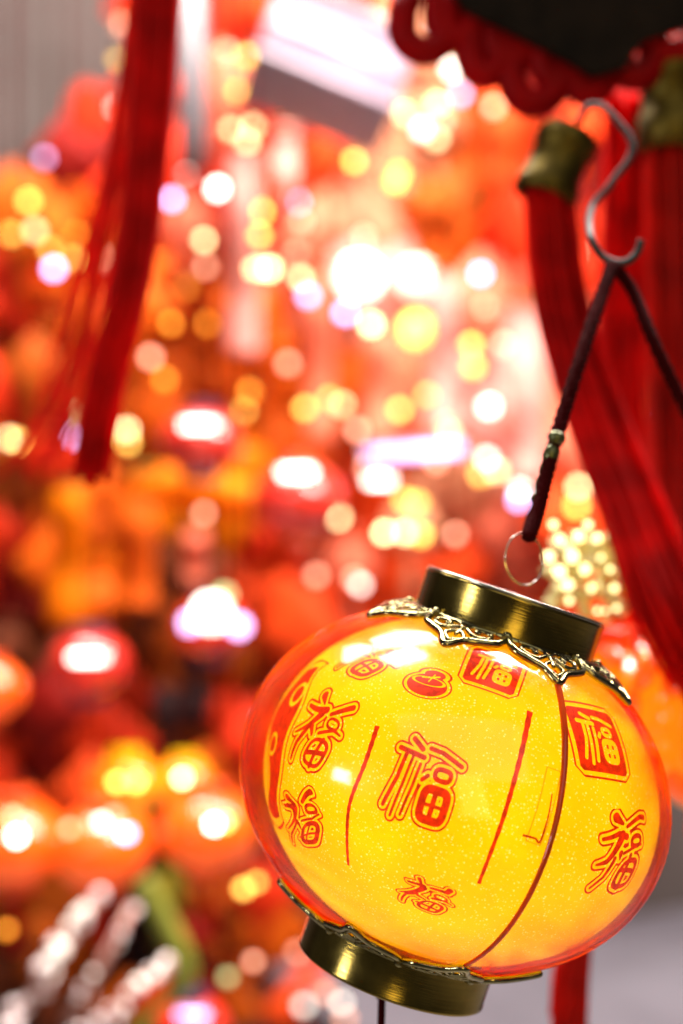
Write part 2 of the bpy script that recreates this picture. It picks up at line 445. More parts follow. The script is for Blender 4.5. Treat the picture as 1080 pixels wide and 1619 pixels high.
def swirl(X, Y):
    f = np.abs(X + .25 * np.sin(2.3 * Y) + .12 * np.sin(6.1 * Y + 1)) - .55 - .25 * np.sin(3.7 * Y + .6)
    g = np.abs(np.hypot((X - .1) / .35, (Y - .62) / .2) - .8) - .16
    h = np.abs(np.hypot((X + .1) / .3, (Y + .1) / .16) - .8) - .16
    f = np.maximum(f, np.abs(Y) - 1.1 + .3 * X * X)
    return np.minimum(np.maximum(f, -np.minimum(g, h) * .25), np.abs(f - .16) - .03)  # wavy decal stands for refraction at the rim, not a print
decal('refraction_band', 437, 1165, swirl, 120, rot=R(3), sx=.55, sy=1.0, res=150, label='red wavy band painted as refraction along the left rim of the sheet')

def line_decal(name, pix, w, mat, lift=.0001):
    pts = catmull([Vector((p[0], p[1], 0)) for p in pix], 14)
    L = [on_ell(ray_ell(p.x, p.y, Ai, Bi, OFF), Ai, Bi, lift) for p in pts]
    V, F = [], []
    for i, p in enumerate(L):
        t = (L[min(i + 1, len(L) - 1)] - L[max(i - 1, 0)]).normalized(); n = Vector((p.x / Ai ** 2, p.y / Ai ** 2, p.z / Bi ** 2)).normalized()
        s = t.cross(n) * (w / 2) * (1 + .25 * math.sin(i * 1.7) * .5) * (1.15 - .5 * i / len(L)); V += [p - s, p + s]
    for i in range(len(L) - 1): F.append((2 * i, 2 * i + 1, 2 * i + 3, 2 * i + 2))
    return mk(name, (V, F), mat, lan, loc=OFF)
line_decal('printed_line', [(597, 1148), (578, 1205), (554, 1268), (549, 1320), (551, 1368)], .0013, M['ink'])
line_decal('printed_line', [(838, 1125), (822, 1200), (795, 1295), (757, 1397)], .0015, M['ink'])
# glued overlap of the sheet beside the seam
def tabf(X, Y):
    q = np.maximum(np.abs(X) - .22, np.abs(Y) - .95); return np.minimum(np.abs(q) - .018, np.maximum(q, -9 * 0 + q))
decal('glue_tab', 862, 1275, lambda X, Y: np.abs(np.maximum(np.abs(X) - .2, np.abs(Y) - .95)) - .012, 56, rot=R(-4), res=120, lift=.00025, mat=M['tab'])
line_decal('sheet_edge', [(826, 1320), (845, 1325), (853, 1330), (866, 1290), (872, 1255)], .0006, M['seam'], .0004)

# mould seams on the shell
def seam_pts(px, py):
    p = ray_ell(px, py, A, B); lon = math.atan2(p.y, p.x)
    return lon
def meridian(lon, z0, z1, n, lift):
    out = []
    for i in range(n + 1):
        t = math.asin(z0 / B) + (math.asin(z1 / B) - math.asin(z0 / B)) * i / n
        out.append(on_ell(Vector((A * math.cos(t) * math.cos(lon), A * math.cos(t) * math.sin(lon), B * math.sin(t))), A, B, lift))
    return out
LON0 = seam_pts(893, 1190)
for k in range(2):
    mk('seam', tube(meridian(LON0 + math.pi * k, -.0495, .046, 50, .0001), [.0010 - .0005 * abs(i / 50 - .85) * 1.1 for i in range(51)], 8), M['seam'], lan)

# caps
def cap(name, sgn):
    r = .0300
    pr = [(.0300, .0490), (.0302, .0500), (.0300, .0512), (.0299, .0620), (.0301, .0627), (.0301, .0634), (.0296, .0638), (.0284, .0638), (.0281, .0634), (.0281, .0622), (.006, .0621), (.0001, .0621)]
    if sgn < 0: pr = [(q * 1.035, z) for q, z in pr]
    v, f = lathe(pr, 128)
    if sgn < 0:
        v = [(x, y, -z) for x, y, z in v]; f = [tuple(reversed(q)) for q in f]
    return mk(name, (v, f), M['brass'], lan)
tc_ = cap('top_cap', 1); bc_ = cap('bottom_cap', -1)
mk('rim', tube([(.0293 * math.cos(a), .0293 * math.sin(a), .0640) for a in [2 * math.pi * i / 96 for i in range(96)]], .0006, 8, True), M['steel'], tc_)
mk('rivet', ball(.0016, 14, 8, .8), M['filigree'], tc_, loc=(.0065, -.011, .0632))

# filigree collars: eight petals each, drawn in (across, outwards) and laid on the shell
def petal_curves():
    half = [(-.50, .0), (-.49, .22), (-.42, .46), (-.26, .60), (-.12, .72), (0, .98)]
    frame = half + [(-x, y) for x, y in half[-2::-1]]
    C = [(frame, .085)]
    C.append(([(-.38, .10), (-.10, .14), (0, .30), (.10, .14), (.38, .10)], .05))
    for s in (-1, 1):
        C.append(([(s * .05, .30), (s * .18, .48), (s * .32, .42), (s * .34, .26), (s * .23, .20), (s * .16, .29), (s * .21, .34)], .055))
        C.append(([(s * .0, .84), (s * .10, .66), (s * .06, .52), (0, .45)], .05))
    C.append(([(0, .30), (0, .60)], .045))
    return C
def petal(lon, sgn, jit):
    parts = []
    r0 = .0303; z0 = B * math.sqrt(1 - (r0 / A) ** 2)
    span = 2 * math.pi / 8 * .98
    for pts, w_ in petal_curves():
        cv = catmull([Vector((x, y, 0)) for x, y in pts], 7)
        L = []
        for p in cv:
            rr = r0 + .0150 * p.y + .0003
            a = lon + p.x * span * (1 - .06 * p.y)
            z = B * math.sqrt(max(0, 1 - (rr / A) ** 2))
            q = on_ell(Vector((rr * math.cos(a), rr * math.sin(a), z)), A, B, .0006 + .0004 * jit)
            L.append(Vector((q.x, q.y, q.z * sgn)))
        parts.append(tube(L, w_ * .0135, 8))
    q = on_ell(Vector(((r0 + .0014) * math.cos(lon + span / 2), (r0 + .0014) * math.sin(lon + span / 2), z0)), A, B, .0008)
    v, f = ball(.0017, 12, 8); parts.append(([(x + q.x, y + q.y, (z + q.z) * sgn) for x, y, z in v], f))
    return merge(*parts)
for nm, sgn in (('top_collar', 1), ('bottom_collar', -1)):
    z0 = B * math.sqrt(1 - (.0309 / A) ** 2) * sgn
    col_ = mk(nm, tube([(.0312 * math.cos(a), .0312 * math.sin(a), z0) for a in [2 * math.pi * i / 128 for i in range(128)]], .0011, 8, True), M['filigree'], lan)
    for k in range(8):
        mk('petal', petal(LON0 + math.pi / 4 * k, sgn, random.random()), M['filigree'], col_)
# hanging ring, standing on the cap, and the rod under the lantern
def toL(px, py, D): return LMI @ P(px, py, D)
rc = toL(829, 880, LD - .004)
ringpts = []
for i in range(48):
    a = 2 * math.pi * i / 48
    ringpts.append(toL(829 + 30 * math.cos(a) + 2 * math.sin(a), 884 + 41 * math.sin(a), LD - .004 + .004 * math.cos(a)))
mk('hanging_ring', tube(ringpts, .00028, 8, True), M['steel'], lan)
mk('rod', merge(tube([toL(604, 1560, LD), toL(601, 1700, LD)], .00125, 12), tube([toL(603.8, 1566, LD), toL(603.2, 1578, LD)], .0019, 12)), M['cord'], lan)
# bulb and point light added inside to make the sheet glow
bl = mk('bulb', ball(.004, 16, 10), glow('added_bulb_glow', (1, .82, .45), 6), lan, loc=(0.004, 0, -.012))
pl = bpy.data.lights.new('added_glow_light', 'POINT'); pl.energy = .20; pl.color = (1, .86, .55); pl.shadow_soft_size = .012
plo = bpy.data.objects.new('added_glow_light', pl); COL.objects.link(plo); plo.parent = lan; plo.location = (.003, -.004, -.006)

# ------------------------------------------------------------------ cord, hook
def twist(path, r, turns, n=3):
    """twisted cord of n strands along a path"""
    pts = path; parts = []
    for s in range(n):
        L = []
        for i, p in enumerate(pts):
            t = (pts[min(i + 1, len(pts) - 1)] - pts[max(i - 1, 0)]).normalized()
            u = t.cross(Vector((0, 1, 0))).normalized(); v = t.cross(u)
            a = 2 * math.pi * (turns * i / len(pts) + s / n); L.append(p + (u * math.cos(a) + v * math.sin(a)) * r * .5)
        parts.append(tube(L, r * .62, 6))
    return merge(*parts)
D1 = .470
cordp = catmull([P(836, 848, LD - .004), P(852, 800, .462), P(880, 690, .468), P(925, 545, .485), P(968, 418, .51)], 26)
cr = root('twisted_lanyard', cordp[0], 'dark red twisted cord with green beads above the yellow lantern', 'cord')
def rel(pts, o): return [Vector(p) - o for p in pts]
mk('rope', twist(rel(cordp, cordp[0]), .0025, 22), M['cord'], cr)
mk('rope_end', tube(rel(catmull([P(835, 852, LD - .004), P(842, 828, .46), P(849, 803, .462)], 5), cordp[0]), [.0016, .002, .0024, .0026, .0026, .0026, .0026, .0026, .0024, .0021, .0018], 10), M['cord'], cr)
for i, (px, py, r_, sz) in enumerate([(852, 790, .0030, .8), (859, 764, .0027, 1.5), (865, 742, .0027, 1.4), (871, 719, .0028, 1.4), (880, 692, .0031, .8)]):
    b = mk('bead', ball(r_, 16, 10, sz), M['bead'], cr, loc=P(px, py, .466) - cordp[0]); b.rotation_euler = (0, R(18), 0)
c2 = catmull([P(968, 418, .51), P(1000, 460, .512), P(1040, 555, .50), P(1105, 690, .51)], 20)
mk('rope', twist(rel(c2, cordp[0]), .0023, 14), M['cord'], cr)
hk = catmull([P(915, 195, 0.564), P(930, 168, 0.564), P(960, 175, 0.562), P(1000, 232, 0.557), P(968, 288, 0.552), P(936, 330, 0.548), P(934, 372, 0.514), P(952, 405, 0.512), P(984, 416, 0.512), P(1006, 402, 0.512), P(1014, 380, 0.512)], 8)
hkr = root('steel_hook', hk[0], 'bent grey steel wire hook holding the dark red cord', 'hook')
mk('wire', tube(rel(hk, hk[0]), .0014, 10), M['wire'], hkr)

# ------------------------------------------------------------------ tassels near the lantern
def tassel_strands(path, w0, w1, n, r, lens=(.62, 1.0), seed=0, flat=.5, wave=.004):
    """strands that follow a path, fanning from width w0 to w1"""
    rnd = random.Random(seed); parts = []; L = len(path)
    for k in range(n):
        u, v = rnd.uniform(-1, 1), rnd.uniform(-1, 1) * flat
        ln = rnd.uniform(*lens); ph = rnd.uniform(0, 6.28); pts = []
        for i in range(L):
            t = i / (L - 1) * ln; j = min(int(t * (L - 1)), L - 2); fr = t * (L - 1) - j
            p = path[j].lerp(path[j + 1], fr)
            w = w0 + (w1 - w0) * t ** .8
            pts.append(p + Vector((u * w, v * w, 0)) + Vector((math.sin(ph + t * 5), math.cos(ph * 1.7 + t * 4), 0)) * wave * t * t)
        parts.append(tube(pts, r, 5))
    return merge(*parts)
def ptassel(name, pix, w0px, w1px, n, r, mat, label, seed, cap_=True, group=None, flat=.5, wave=.004):
    pts = catmull([P(*q) for q in pix], 7); o = pts[0]; D = pix[0][2]
    t = root(name, o, label, 'tassel', group)
    mk('strands', tassel_strands(rel(pts, o), w0px / FPX * D, w1px / FPX * D, n, r, seed=seed, flat=flat, wave=wave), mat, t)
    if cap_:
        rr = w0px / FPX * D * 1.25; h = rr * 3.0
        v, f = lathe([(rr * .3, 1.0 * h), (rr * .8, .97 * h), (rr, .9 * h), (rr * 1.02, .7 * h), (rr * .92, .66 * h), (rr * .92, .34 * h), (rr * 1.02, .3 * h), (rr * 1.08, .0), (rr * .95, -.05 * h), (rr * .3, -.05 * h)], 24)
        c = mk('cap', (v, f), M['goldcap'], t); dr = (pts[0] - pts[3]).normalized()
        c.rotation_euler = dr.to_track_quat('Z', 'Y').to_euler()
    return t
# big tassel by the left edge of the stall
ptassel('silk_tassel', [(256, -160, .65), (250, 0, .65), (236, 220, .65), (212, 430, .65), (170, 610, .65), (140, 770, .65)], 37, 18, 210, .0013, M['tassel'], 'long dark crimson silk tassel hanging alone beside the pale grey signboard strip', 3, cap_=False, flat=.7, wave=.003)
ptassel('silk_tassel', [(225, -60, .74), (205, 200, .74), (165, 420, .74), (110, 640, .74), (60, 760, .74)], 10, 62, 40, .0008, M['tassel_b'], 'thin loose red strands fanning away from the crimson tassel', 5, cap_=False, flat=.8, wave=.012)
# tassels under the knot
ptassel('silk_tassel', [(868, 300, .64), (886, 470, .64), (938, 640, .625), (1012, 830, .60), (1075, 990, .58), (1150, 1120, .59)], 34, 50, 170, .0012, M['tassel'], 'crimson tassel hanging from the old gold bell beside the hook', 7, cap_=False, flat=.6)
ptassel('silk_tassel', [(1000, 150, .70), (990, 420, .70), (985, 640, .69), (1000, 820, .68), (1030, 1000, .67)], 40, 30, 60, .0012, M['tassel'], 'crimson tassel hanging straight behind the wire hook', 9, cap_=False, flat=.6)
ptassel('silk_tassel', [(1062, 230, .67), (1068, 480, .67), (1075, 700, .66), (1082, 900, .63), (1090, 1050, .60)], 40, 56, 80, .0011, M['tassel_b'], 'scarlet tassel with olive gold cap right of the wire hook', 12, flat=.7, wave=.008)
ptassel('silk_tassel', [(912, 1440, .62), (908, 1500, .62), (900, 1560, .62), (893, 1700, .62)], 20, 26, 90, .0011, M['tassel_b'], 'short scarlet tassel hanging below the yellow lantern', 15, cap_=False, flat=.6, wave=.001)

# gold tube cap on the first tassel
g0 = P(880, 262, .64)
gc = root('tassel_bell', g0, 'squat old gold metal bell above the crimson tassel beside the hook', 'bell')
rg = 50 / FPX * .64
gb = mk('bell', lathe([(.2 * rg, 1.25 * rg), (.8 * rg, 1.2 * rg), (1.0 * rg, 1.0 * rg), (1.0 * rg, .6 * rg), (.9 * rg, .5 * rg), (.9 * rg, -.5 * rg), (1.0 * rg, -.6 * rg), (1.05 * rg, -1.1 * rg), (.9 * rg, -1.15 * rg)], 32), M['goldcap'], gc)
gb.rotation_euler = (R(-6), R(22), 0)

# ------------------------------------------------------------------ knot above the hook
D2 = .66
k0 = P(860, 60, D2)
kn = root('lucky_knot', k0, 'dark lacquered plaque with fat red satin cord loops along its lower edge', 'knot')
def pix_prism(pix, D, th, o):
    n = len(pix); V = [P(x, y, D) - o for x, y in pix] + [P(x, y, D) - o + Vector((0, th, 0)) for x, y in pix]
    F = [tuple(range(n)), tuple(range(2 * n - 1, n - 1, -1))] + [(i, i + n, (i + 1) % n + n, (i + 1) % n) for i in range(n)]
    return V, F
mk('plaque', pix_prism([(690, -120), (1130, -120), (1130, 30), (1020, 60), (990, 105), (940, 118), (880, 84), (800, 44), (735, 12), (705, -30)], D2 - .014, .006, k0), M['board'], kn, smooth=False)
def loop(cx, cy, w_, h, tilt, r):
    pts = []
    for i in range(26):
        a = math.pi * i / 25
        x = -w_ * math.cos(a); y = h * math.sin(a)
        pts.append((x, y))
    pts = [(-w_ * .8, -h * 1.5)] + [(-w_, -h * .6)] + pts + [(w_, -h * .6), (w_ * .8, -h * 1.5)]
    ct_, st_ = math.cos(tilt), math.sin(tilt)
    return tube([P(cx + x * ct_ - y * st_, cy + x * st_ + y * ct_, D2) - k0 for x, y in pts], r, 12)
for (cx, cy, w_, h, tl) in [(672, 44, 36, 36, R(4)), (770, 80, 26, 38, R(8)), (850, 106, 40, 58, R(14)), (1062, 54, 36, 30, R(-6)), (935, 100, 28, 46, R(10)), (1005, 80, 28, 40, 0), (722, 20, 30, 40, R(6)), (812, 50, 30, 44, R(10)), (890, 70, 34, 60, R(8))]:
    mk('cord_loop', loop(cx, cy, w_, h, tl, .0073), M['satin'], kn)

# ------------------------------------------------------------------ generic shop lantern
LB = {}
def lantern_meshes():
    pr = [(1.0 * math.cos(t), .80 * math.sin(t)) for t in [math.asin(-.9) + 2 * math.asin(.9) * i / 24 for i in range(25)]]
    V, F = [], []
    n = 48
    for r, z in pr:
        for i in range(n):
            a = 2 * math.pi * i / n; s = 1 - .022 * abs(math.sin(a * 6)) ** .5 * 0 - .02 * (abs(math.cos(a * 6)))
            V.append((r * s * math.cos(a), r * s * math.sin(a), z))
    for j in range(len(pr) - 1):
        for i in range(n): F.append((j * n + i, j * n + (i + 1) % n, j * n + n + (i + 1) % n, j * n + n + i))
    LB['body'] = (V, F)
    LB['cap'] = lathe([(.46, .0), (.47, .04), (.46, .06), (.46, .20), (.47, .21), (.45, .23), (.0001, .23)], 32)
    LB['tas'] = merge(*[tube([(.10 * math.cos(a) * q, .10 * math.sin(a) * q, 0), (.16 * math.cos(a) * q, .16 * math.sin(a) * q, -.5), (.2 * math.cos(a) * q, .2 * math.sin(a) * q, -1.15)], .022, 5) for a, q in [(i * 2.4, .3 + .7 * ((i * 37) % 11) / 11) for i in range(26)]])
lantern_meshes()
_cache = {}
def mesh_of(key, vf, mat, smooth=True):
    k = (key, mat.name)
    if k not in _cache:
        v, f = vf; me = bpy.data.meshes.new(key); me.from_pydata([tuple(p) for p in v], [], f); me.update()
        if smooth: me.polygons.foreach_set('use_smooth', [True] * len(me.polygons))
        me.materials.append(mat); _cache[k] = me
    return _cache[k]
def child(name, key, vf, mat, parent, loc=(0, 0, 0), rot=(0, 0, 0), scale=1, smooth=True):
    o = bpy.data.objects.new(name, mesh_of(key, vf, mat, smooth)); COL.objects.link(o); o.parent = parent
    o.location = loc; o.rotation_euler = rot; o.scale = (scale,) * 3 if not isinstance(scale, tuple) else scale
    return o
def shop_lantern(px, py, rpx, D, bodymat, capmat, label, group=None, tilt=0, tas=True, cord=True):
    r = rpx / FPX * D; c = P(px, py, D)
    t = root('shop_lantern', c, label, 'lantern', group, (0, R(tilt), 0))
    child('body', 'lantern_body', LB['body'], bodymat, t, scale=r)
    child('top_cap', 'lantern_cap', LB['cap'], capmat, t, (0, 0, .70 * r), scale=r)
    child('bottom_cap', 'lantern_cap', LB['cap'], capmat, t, (0, 0, -.70 * r), (math.pi, 0, 0), r)
    if tas: child('tassel', 'lantern_tassel', LB['tas'], M['tassel_b'], t, (0, 0, -.9 * r), scale=r)
    if cord: child('cord', 'lantern_cord', tube([(0, 0, 0), (0, 0, 1)], .012, 6), M['cord'], t, (0, 0, .9 * r), scale=(r, r, .9))
    return t, r
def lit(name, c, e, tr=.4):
    """lantern skin, petal or cap with a glow put into its material"""
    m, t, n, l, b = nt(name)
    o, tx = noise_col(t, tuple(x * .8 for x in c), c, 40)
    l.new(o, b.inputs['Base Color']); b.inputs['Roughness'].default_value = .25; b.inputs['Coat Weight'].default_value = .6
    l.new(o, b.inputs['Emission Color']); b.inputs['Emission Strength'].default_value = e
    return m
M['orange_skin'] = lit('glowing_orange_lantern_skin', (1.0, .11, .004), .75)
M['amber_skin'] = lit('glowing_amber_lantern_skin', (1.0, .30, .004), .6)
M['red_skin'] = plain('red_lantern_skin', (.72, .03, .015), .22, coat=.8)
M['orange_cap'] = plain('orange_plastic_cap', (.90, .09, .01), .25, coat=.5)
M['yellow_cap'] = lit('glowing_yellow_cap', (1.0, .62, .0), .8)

# lanterns just behind the main one
t, r = shop_lantern(935, 1128, 148, .66, M['amber_skin'], M['orange_cap'], 'orange lantern with plain orange cap hidden behind the tilted yellow lantern', tas=False, cord=False)
t.children[1].scale.z *= 1.7
for k in range(8):
    a = 2 * math.pi * k / 8 + .2
    child('petal', 'lantern_petal', ball(1, 14, 8, .35), M['orange_skin'], t, (.60 * r * math.cos(a), .60 * r * math.sin(a), .68 * r), (0, R(32), a), (.20 * r, .14 * r, .2 * r))
t, r = shop_lantern(1180, 1140, 198, .63, M['amber_skin'], M['orange_cap'], 'orange yellow lantern with rows of petals at the stall edge beside the grey wall', tas=False, cord=False)
for rr_, zz_, n_, inc in ((.64, .62, 10, 35), (.86, .40, 14, 55), (.98, .12, 16, 78), (.98, -.17, 16, 100), (.86, -.42, 14, 125)):
    for k in range(n_):
        a = 2 * math.pi * (k + .5 * (zz_ < .5)) / n_
        child('petal', 'lantern_petal', ball(1, 14, 8, .35), M['orange_skin'] if k % 3 else M['amber_skin'], t, (rr_ * r * math.cos(a), rr_ * r * math.sin(a), zz_ * r), (0, R(inc), a), (.17 * r, .15 * r, .2 * r))
# gold foil crown over the cap
gcr = root('gold_crown', P(930, 950, .64), 'pale gold foil crown charm with tiny glowing glints above the orange cap', 'ornament')
rnd = random.Random(4)
leaf = merge(tube([(0, 0, 0), (.25, 0, .1), (.6, 0, .0), (1, 0, -.15)], [.05, .28, .25, .02], 8))
for k in range(60):
    a = rnd.uniform(0, 6.28); h = rnd.uniform(0, 1)
    s = 44 / FPX * .64
    child('leaf', 'foil_leaf', leaf, M['gold'], gcr, Vector(((rnd.uniform(-52, 48)) / FPX * .64 * (1 - .3 * h), rnd.uniform(-.018, .018), (95 * h - 12) / FPX * .64)), (rnd.uniform(-1, 1), rnd.uniform(-1.2, .4), a), s)
for k in range(16):
    child('bead', 'foil_bead', ball(1, 14, 10), M['gold'], gcr, Vector((rnd.uniform(-20, 68) / FPX * .64, rnd.uniform(-.03, -.01), rnd.uniform(-25, 60) / FPX * .64)), scale=rnd.uniform(5, 8) / FPX * .64)

for x_, y_, r_ in [(950, 882, 4), (986, 912, 4), (993, 938, 4), (975, 962, 4), (945, 966, 4), (958, 966, 3), (885, 905, 9), (898, 925, 8), (915, 848, 8), (885, 852, 7), (945, 850, 6), (965, 900, 4), (972, 930, 5), (868, 880, 8), (905, 880, 9), (925, 900, 7), (875, 830, 6), (930, 830, 6), (935, 930, 5), (900, 950, 5)]:
    child('light', 'crown_glint_ball', ball(1, 14, 10), glow('crown_glint', (1.0, .90, .42), 3.6) if 'crown_glint' not in bpy.data.materials else bpy.data.materials['crown_glint'], gcr, P(x_, y_, .605) - P(930, 950, .64), scale=r_ / FPX * .605)  # glowing balls added for the glints on the foil
# ------------------------------------------------------------------ background stall: lanterns
shop_lantern(20, 1330, 84, 1.62, M['orange_skin'], M['orange_cap'], 'orange lantern by the pink tinged one, a white glint bulb before it', 'orange lanterns in a row')
shop_lantern(160, 1338, 82, 1.60, M['orange_skin'], M['orange_cap'], 'orange lantern in the row with soft pink highlights', 'orange lanterns in a row')
shop_lantern(330, 1312, 80, 1.58, M['orange_skin'], M['orange_cap'], 'orange lantern at the row end with white and yellow glint bulbs before it', 'orange lanterns in a row')
shop_lantern(200, 1240, 58, 1.75, M['amber_skin'], M['yellow_cap'], 'broad amber lantern behind the row of orange lanterns', tas=False)
shop_lantern(292, 1236, 46, 1.78, M['amber_skin'], M['yellow_cap'], 'small amber lantern with pale yellow light behind the row', tas=False)
shop_lantern(-18, 1090, 58, 1.5, M['orange_skin'], M['orange_cap'], 'orange lantern cut by the picture edge above the row', tas=False)
shop_lantern(318, 700, 66, 1.7, M['red_skin'], M['navy'], 'red lantern with navy caps and a white highlight bar', tas=False)
shop_lantern(142, 1050, 64, 1.7, M['red_skin'], M['navy'], 'red lantern with navy caps above the row of orange lanterns', tas=False)
shop_lantern(335, 990, 60, 1.75, M['red_skin'], M['navy'], 'red lantern crowned by a bright white lamp cluster', tas=False)
shop_lantern(300, 1625, 62, 1.5, M['red_skin'], M['navy'], 'red lantern with navy cap low beside the silver sprays', tas=False)
shop_lantern(470, 790, 74, 1.8, M['red_skin'], M['orange_cap'], 'red lantern under the short white highlight bar', tas=False)

# ------------------------------------------------------------------ lamps, and emitters put in for glints and highlights
GW = {'y': glow('warm_yellow_bulb', (1.0, .62, .10), 1), 'w': glow('white_bulb', (1.0, .93, .82), 1), 'l': glow('lavender_bulb', (.72, .55, 1.0), 1),
      'p': glow('peach_bulb', (1.0, .45, .28), 1), 'o': glow('orange_bulb', (1.0, .35, .02), 1), 'c': glow('cream_bulb', (1.0, .80, .38), 1), 'g': glow('soft_green_bulb', (.5, .6, .25), 1)}
GN = {'y': 'warm yellow', 'w': 'white', 'l': 'lavender', 'p': 'peach', 'o': 'orange', 'c': 'cream', 'g': 'pale green'}
_gl = {}
GC = {'y': (1.0, .62, .10), 'w': (1.0, .93, .82), 'l': (.66, .50, 1.0), 'p': (1.0, .42, .26), 'o': (1.0, .33, .02), 'c': (1.0, .80, .38), 'g': (.5, .6, .25)}
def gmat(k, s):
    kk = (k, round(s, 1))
    if kk not in _gl: _gl[kk] = glow(GN[k].replace(' ', '_') + '_emitter', GC[k], s)
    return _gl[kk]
for m_ in GW.values(): bpy.data.materials.remove(m_)
LAND = [(568, 438, 'the big white globe lamp'), (658, 520, 'the tall yellow lamp'), (335, 968, 'the white lamp globe'), (315, 672, 'the navy capped lantern and its highlight bar'), (140, 1040, 'the red lantern above the orange row'),
        (470, 747, 'the plain red lantern'), (600, 760, 'the stub tube lamp'), (655, 715, 'the long lavender tube lamp'), (520, 108, 'the tilted light box'), (302, 90, 'the grey signboard strip'), (220, 300, 'the lone crimson tassel'), (180, 560, 'the lone crimson tassel'),
        (840, 262, 'the old gold bell'), (900, 860, 'the gold crown charm'), (20, 1330, 'the orange lantern row'), (160, 1338, 'the orange lantern row'), (330, 1312, 'the orange lantern row'), (120, 1500, 'the silver sprays'), (270, 1470, 'the green stem'), (385, 400, 'the broad pink streamer'),
        (505, 560, 'the salmon streamer'), (830, 620, 'the pale pink streamer'), (215, 850, 'the wide orange streamer'), (110, 870, 'the narrow orange streamer'), (300, 785, 'the paper garland'), (1030, 500, 'the tassels behind the hook'), (680, 60, 'the red cord loops'), (400, 1560, 'the low brass cap'), (420, 1150, 'the yellow glitter lantern'), (60, 200, 'the bare grey wall')]
def where(px, py): return min(LAND, key=lambda q: (q[0] - px) ** 2 + (q[1] - py) ** 2)[2]
socket = lathe([(.62, 0), (.66, .1), (.6, .2), (.6, .8), (.4, 1.0), (.0001, 1.0)], 14)
def bulb(px, py, k, s, D=2.0, rpx=11):  # blurred light spots, ornament glints among them, all added as lit bulbs
    r = rpx / FPX * D
    t = root('glint_bulb', P(px, py, D), f'small glowing {GN[k]} glint bulb near {where(px, py)}', 'bulb', f'{GN[k]} glint bulbs')
    child('globe', 'bulb_globe', ball(1, 18, 12), gmat(k, s), t, scale=r)
    child('socket', 'bulb_socket', socket, M['goldcap'], t, (0, 0, r * .8), scale=r * .8)
    child('wire', 'bulb_wire', tube([(0, 0, 0), (0, 0, 1)], .0006, 5), M['cord'], t, (0, 0, r * 1.6), scale=(1, 1, 1.2))
B_ = [  # px, py, colour, strength
 (70,250,'l',2.0),(185,170,'w',4),(190,40,'p',2.0),(185,95,'y',1.5),(45,318,'y',7),(85,425,'l',10),(80,395,'y',5),(20,370,'y',6),(55,365,'c',4),(120,370,'o',4),(115,410,'y',4),
 (290,210,'w',4),(295,270,'w',5),(272,315,'l',8),(343,298,'w',16),(322,380,'c',9),(325,422,'p',5),(295,455,'o',1.5),(270,512,'o',5),(328,512,'o',4),(165,410,'p',2),
 (358,80,'p',9),(390,90,'y',7),(378,145,'y',5),(365,205,'c',5),(400,200,'c',6),(390,225,'c',5),(470,320,'l',7),(475,350,'p',4),(412,335,'y',9),(410,372,'y',9),(405,425,'c',14),(426,425,'c',14),(475,440,'c',9),(470,400,'p',4),(487,468,'l',6),
 (575,375,'p',6),(545,495,'l',12),(587,513,'c',13),(760,433,'l',9),(745,545,'y',8),(748,580,'y',7),(768,485,'p',6),(795,545,'p',6),(773,643,'w',10),
 (560,255,'y',8),(625,288,'y',8),(630,275,'y',6),(600,150,'c',7),(640,180,'c',7),(690,165,'c',6),(700,190,'p',5),(690,220,'c',6),(715,110,'w',8),(728,150,'l',5),(780,170,'p',5),(668,205,'w',6),
 (632,648,'y',8),(565,680,'p',6),(540,640,'c',5),(520,630,'y',4),(482,645,'y',6),(455,575,'p',4),(675,625,'y',4),(705,670,'p',5),(710,685,'c',4),(770,725,'w',8),(760,750,'y',6),(785,745,'c',6),(820,790,'l',9),(822,775,'w',6),
 (535,818,'c',10),(608,842,'c',15),(640,842,'c',11),(665,845,'y',8),(720,845,'p',5),(640,790,'y',7),(660,795,'y',6),(570,925,'w',5),(560,915,'p',5),(500,910,'p',4),(915,770,'c',9),(912,800,'y',9),
 (200,680,'c',9),(202,700,'y',8),(125,655,'g',3.5),(120,690,'l',6),(14,693,'c',9),(28,697,'y',7),(310,775,'p',4),(322,812,'p',4),(238,565,'p',6),(215,948,'o',4),
 (288,1230,'c',16),(185,1236,'y',10),(215,1236,'y',10),(338,1303,'w',18),(355,1300,'y',9),(26,1322,'w',16),(20,1290,'g',4),(160,1300,'w',7),(200,1318,'l',9),(110,1310,'p',5),(180,1290,'p',4),
 (385,1405,'y',6),(405,1395,'y',5),(10,1470,'o',3.5),(480,1590,'w',3),(540,1585,'w',4),(545,1610,'p',3.5),(515,1570,'p',3),(470,1505,'p',3),(400,1520,'p',3.5),(360,1545,'g',2),(580,740,'p',4),(690,730,'p',5),(395,620,'o',4),(385,650,'y',3.5),(260,600,'o',4),(972,480,'p',6),(978,540,'p',5),(1008,675,'l',9),(1020,705,'l',6),(1030,770,'c',7),(1040,815,'y',6),(905,400,'p',4),(1000,560,'p',5),(1075,940,'l',6),(1060,985,'g',4)]
for i, (x, y, k, s) in enumerate(B_):
    bulb(x, y, k, s * 1.05, D=(1.40 if y > 1200 and x < 420 else 1.85 + .25 * ((i * 7) % 5) / 5), rpx=7 + .6 * (i % 3))
def globe_lamp(px, py, rpx, D, k, s, label):
    t = root('globe_lamp', P(px, py, D), label, 'lamp')
    r = rpx / FPX * D
    child('globe', 'lamp_globe', ball(1, 28, 18), gmat(k, s), t, scale=r)
    child('collar', 'bulb_socket', socket, M['goldcap'], t, (0, 0, r * .85), scale=r * .5)
    child('wire', 'bulb_wire', tube([(0, 0, 0), (0, 0, 1)], .0006, 5), M['cord'], t, (0, 0, r * 1.3), scale=(1, 1, 1.2))
